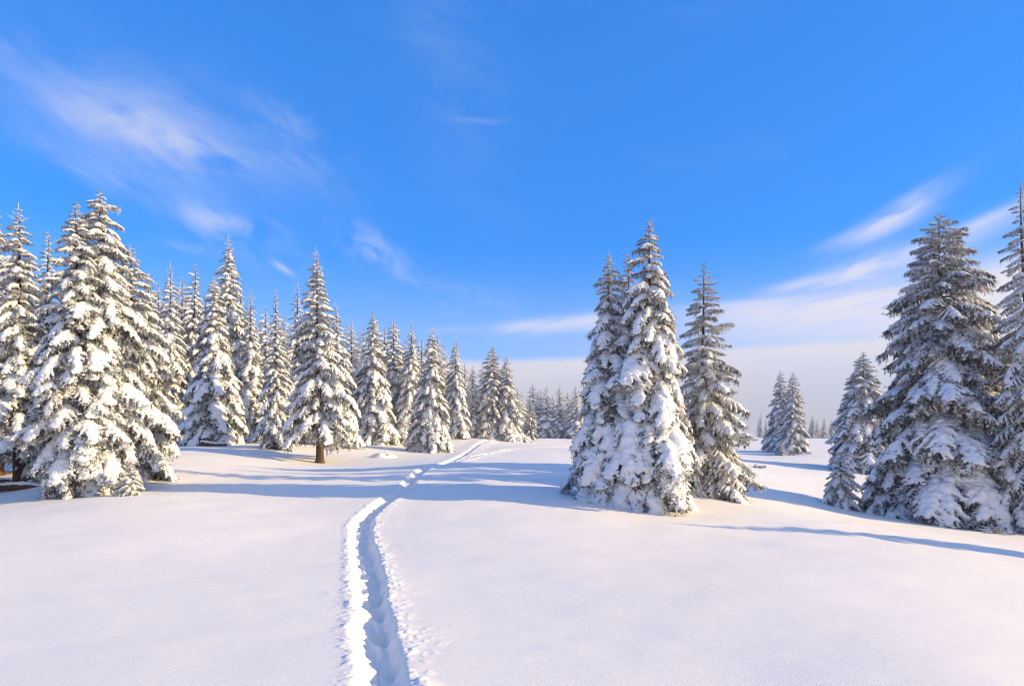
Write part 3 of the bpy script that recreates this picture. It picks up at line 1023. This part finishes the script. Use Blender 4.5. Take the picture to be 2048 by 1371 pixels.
def plant_tree(idx, label, px, ty, by, hw, d, style, tier, z0, group):
    rng = np.random.default_rng(1000+idx)
    x = (px-1024)/F*d
    g = float(ground(x, d)[0])
    H = CH-(ty-YH)/F*d-g
    R = hw/F*d*{1: 1.14, 2: 1.08, 3: 1.32 if group == GB else 1.08}[tier]
    name = 'spruce_sapling' if H < 2.5 else 'spruce_tree'
    root = bpy.data.objects.new(name, None)
    root.empty_display_size = 0.3
    COL.objects.link(root)
    root.location = (x, d, g)
    tag(root, label, 'tree' if H >= 2.5 else 'sapling', group)
    if tier < 3:
        root.rotation_euler = (rng.normal(0, 0.014), rng.normal(0, 0.014), rng.uniform(0, 6.28))
        rt = (0.0155*H+0.015) if H > 2.5 else 0.03
        red = px < 60 and d < 21
        obj('trunk', trunk_mesh(rng, H, rt*(1.15 if red else 1), M_BARK_RED if red else M_BARK), root)
        lab_key = label.split(',')[0]
        n = int(OPEN.get(lab_key, (1, 0))[0]*np.clip((80+H*13)*(1.15 if style == 'F' else 1.0)*(0.6+0.4*R/(0.2*H)), 60, 285))
        if tier == 2:
            n = int(n*0.85)
        if H < 2.5:
            n = 52
        leader = obj('leader_shoot', LEADER[idx % 3], root,
            Matrix.Translation((0, 0, H*0.945)) @ Matrix.Rotation(rng.normal(0, 0.06), 4, 'X') @ Matrix.Scale(H*rng.uniform(0.035, 0.075) if H > 2.5 else H*.08, 4))
        for k, M in tree_plan(rng, H, R, z0, n, style, FOOT.get(lab_key, (0.88, 0.28)), OPEN.get(lab_key, (1, 0))[1], FAT.get(lab_key, 0.0)):
            nm, sm = BOUGH[style][k % NPROTO]
            b = bpy.data.objects.new('bough', nm)
            COL.objects.link(b); b.parent = root; b.matrix_local = M
            if rng.random() < 0.97:
                s_ = bpy.data.objects.new('snow_load', sm)
                COL.objects.link(s_); s_.parent = b
    else:
        root.rotation_euler = (0, 0, rng.uniform(0, 6.28))
        k = idx % len(CROWNS[style])
        sc = Matrix.Diagonal((R/1.55, R/1.55, H/10.0, 1))
        obj('trunk', TRUNK_FAR, root, sc)
        tag(obj('crown', CROWNS[style][k][0], root, sc), kind='stuff')
        tag(obj('snow_load', CROWNS[style][k][1], root, sc), kind='stuff')
    return root


for i, row in enumerate(TREES):
    plant_tree(i, *row)


# ---------------------------------------------------------------- small things on the snow
def shrub(label, px, py, d, size, n, seed, style='P', up=0.9):
    """low tuft of snow-laden twigs"""
    rng = np.random.default_rng(seed)
    x = (px-1024)/F*d
    root = bpy.data.objects.new('snowy_shrub', None)
    COL.objects.link(root)
    root.location = (x, d, float(ground(x, d)[0])-0.03)
    tag(root, label, 'shrub')
    for i in range(n):
        az = i*2.39996+rng.uniform(-.3, .3)
        pit = rng.uniform(0.15, up)
        L = size*rng.uniform(0.6, 1.1)
        M = (Matrix.Rotation(az, 4, 'Z') @ Matrix.Rotation(-pit, 4, 'Y') @ Matrix.Diagonal((L, L*rng.uniform(1.0, 1.5), L*1.2, 1)))
        nm, sm = BOUGH[style][i % NPROTO]
        b = obj('twig', nm, root, M)
        obj('snow_load', sm, b)
    return root


shrub('low snow-buried spruce tuft at the foot of the huge right spruce', 1992, 1070, 17.6, 0.50, 9, 1, 'F', 0.8)
shrub('tiny snowy shrub alone on the snow right of the centre clump', 1516, 934, 33.0, 0.42, 7, 2, 'F')
shrub('low frosted shrub on the horizon just right of the centre clump', 1496, 873, 110.0, 1.6, 8, 3, 'F')
shrub('flat frosted shrub at the right foot of the two slim spruces', 1604, 912, 54.0, 0.8, 8, 4, 'F', 0.5)
shrub('snow-covered twig sticking from the drift left of the centre clump', 1172, 1000, 15.2, 0.30, 5, 5, 'P', 0.6)


def snow_mound(label, px, py, d, rx, ry, h, seed):
    x = (px-1024)/F*d
    a = np.linspace(0, 2*PI, 36, endpoint=False); r = np.linspace(0, 1, 12)[1:]
    V = [[x, d, float(ground(x, d)[0])+h]]
    X = x+np.outer(r, np.cos(a)*rx); Y = d+np.outer(r, np.sin(a)*ry)
    z = ground(X.ravel(), Y.ravel()).reshape(X.shape)
    f = (1-r[:, None]**2)**1.3*h*(1+1.1*fbm(X*4, Y*4, 3, seed))
    Z = z+f-0.03*r[:, None]**4
    V = np.concatenate([V, np.stack([X.ravel(), Y.ravel(), Z.ravel()], 1)])
    n = len(a)
    fc = [[0, 1+j, 1+(j+1) % n] for j in range(n)]
    for i in range(len(r)-1):
        for j in range(n):
            p, q = 1+i*n+j, 1+i*n+(j+1) % n
            fc += [[p, p+n, q+n], [p, q+n, q]]
    o = obj('snow_mound', mesh_np('snow_mound', V, np.array(fc), [M_GROUND]))
    tag(o, label, 'snow mound')


snow_mound('small rounded snow hump on the snow right of the lone spruce', 766, 912, 31.0, 0.75, 0.6, 0.22, 3)


def fallen_log(label, px, d, length, rad, yaw, tilt, seed):
    """weathered log lying in the snow, a strip of snow on its back"""
    rng = np.random.default_rng(seed)
    x = (px-1024)/F*d
    root = bpy.data.objects.new('fallen_log', None)
    COL.objects.link(root)
    root.location = (x, d, float(ground(x, d)[0])+rad*0.7)
    root.rotation_euler = (0, tilt, yaw)
    tag(root, label, 'log')
    t = np.linspace(-0.5, 0.5, 9)*length
    a = np.linspace(0, 2*PI, 10, endpoint=False)
    V = np.concatenate([np.stack([np.full(10, q), np.cos(a)*rad*(1+rng.normal(0, .08, 10)), np.sin(a)*rad*(1+rng.normal(0, .08, 10))+0.05*math.sin(q*3+seed)], 1) for q in t])
    fc = []
    for i in range(8):
        for j in range(10):
            p, q = i*10+j, i*10+(j+1) % 10
            fc += [[p, q, q+10], [p, q+10, p+10]]
    for e in (0, 80):
        fc += [[e, e+k, e+k+1] for k in range(1, 9)]
    obj('wood', mesh_np('wood', V, np.array(fc), [M_BARK_RED], smooth=True), root)
    bl = [((q+rng.normal(0, .02), rng.normal(0, .02), rad*0.85+0.05*math.sin(q*3+seed)), (0.13, rad*rng.uniform(.65, .95), rad*rng.uniform(.45, .7)))
          for q in np.linspace(-0.47, 0.47, int(length/0.07))*length]
    obj('snow_load', remesh_blobs('log_snow', bl, 0.025, M_SNOW, rng, 0.004), root)


fallen_log('reddish log lying under snow at the left picture edge before the double trunk', 22, 17.3, 1.3, 0.10, 0.25, 0.02, 1)
fallen_log('thin snowy log by the left picture edge, behind the other log', 8, 18.6, 1.1, 0.07, -0.3, -0.06, 2)
fallen_log('short snow-capped log right of the reddish double trunk', 74, 18.6, 0.7, 0.06, 0.1, 0.03, 3)
fallen_log('short dark log with snow cap before the low-skirted forest spruce', 428, 32.5, 1.2, 0.12, 0.15, 0.02, 4)


# ---------------------------------------------------------------- air: thin frosty haze
def build_haze():
    bm = bmesh.new()
    bmesh.ops.create_cube(bm, size=1.0)
    for v in bm.verts:
        v.co = Vector((v.co.x*1900, v.co.y*1900, -4.0 if v.co.z < 0 else 16.0))
    me = bpy.data.meshes.new('haze'); bm.to_mesh(me); bm.free()
    m = bpy.data.materials.new('frosty_air'); m.use_nodes = True
    t = NT(m.node_tree)
    out = t.new('ShaderNodeOutputMaterial')
    pv = t.new('ShaderNodeVolumePrincipled')
    pv.inputs['Color'].default_value = (0.86, 0.92, 1.0, 1)
    pv.inputs['Density'].default_value = HAZE
    pv.inputs['Anisotropy'].default_value = 0.2
    t.link(pv.outputs[0], out.inputs['Volume'])
    me.materials.append(m)
    o = obj('haze', me)
    tag(o, 'thin cold haze over the far snow plain', kind='stuff')


HAZE = 0.0006
build_haze()
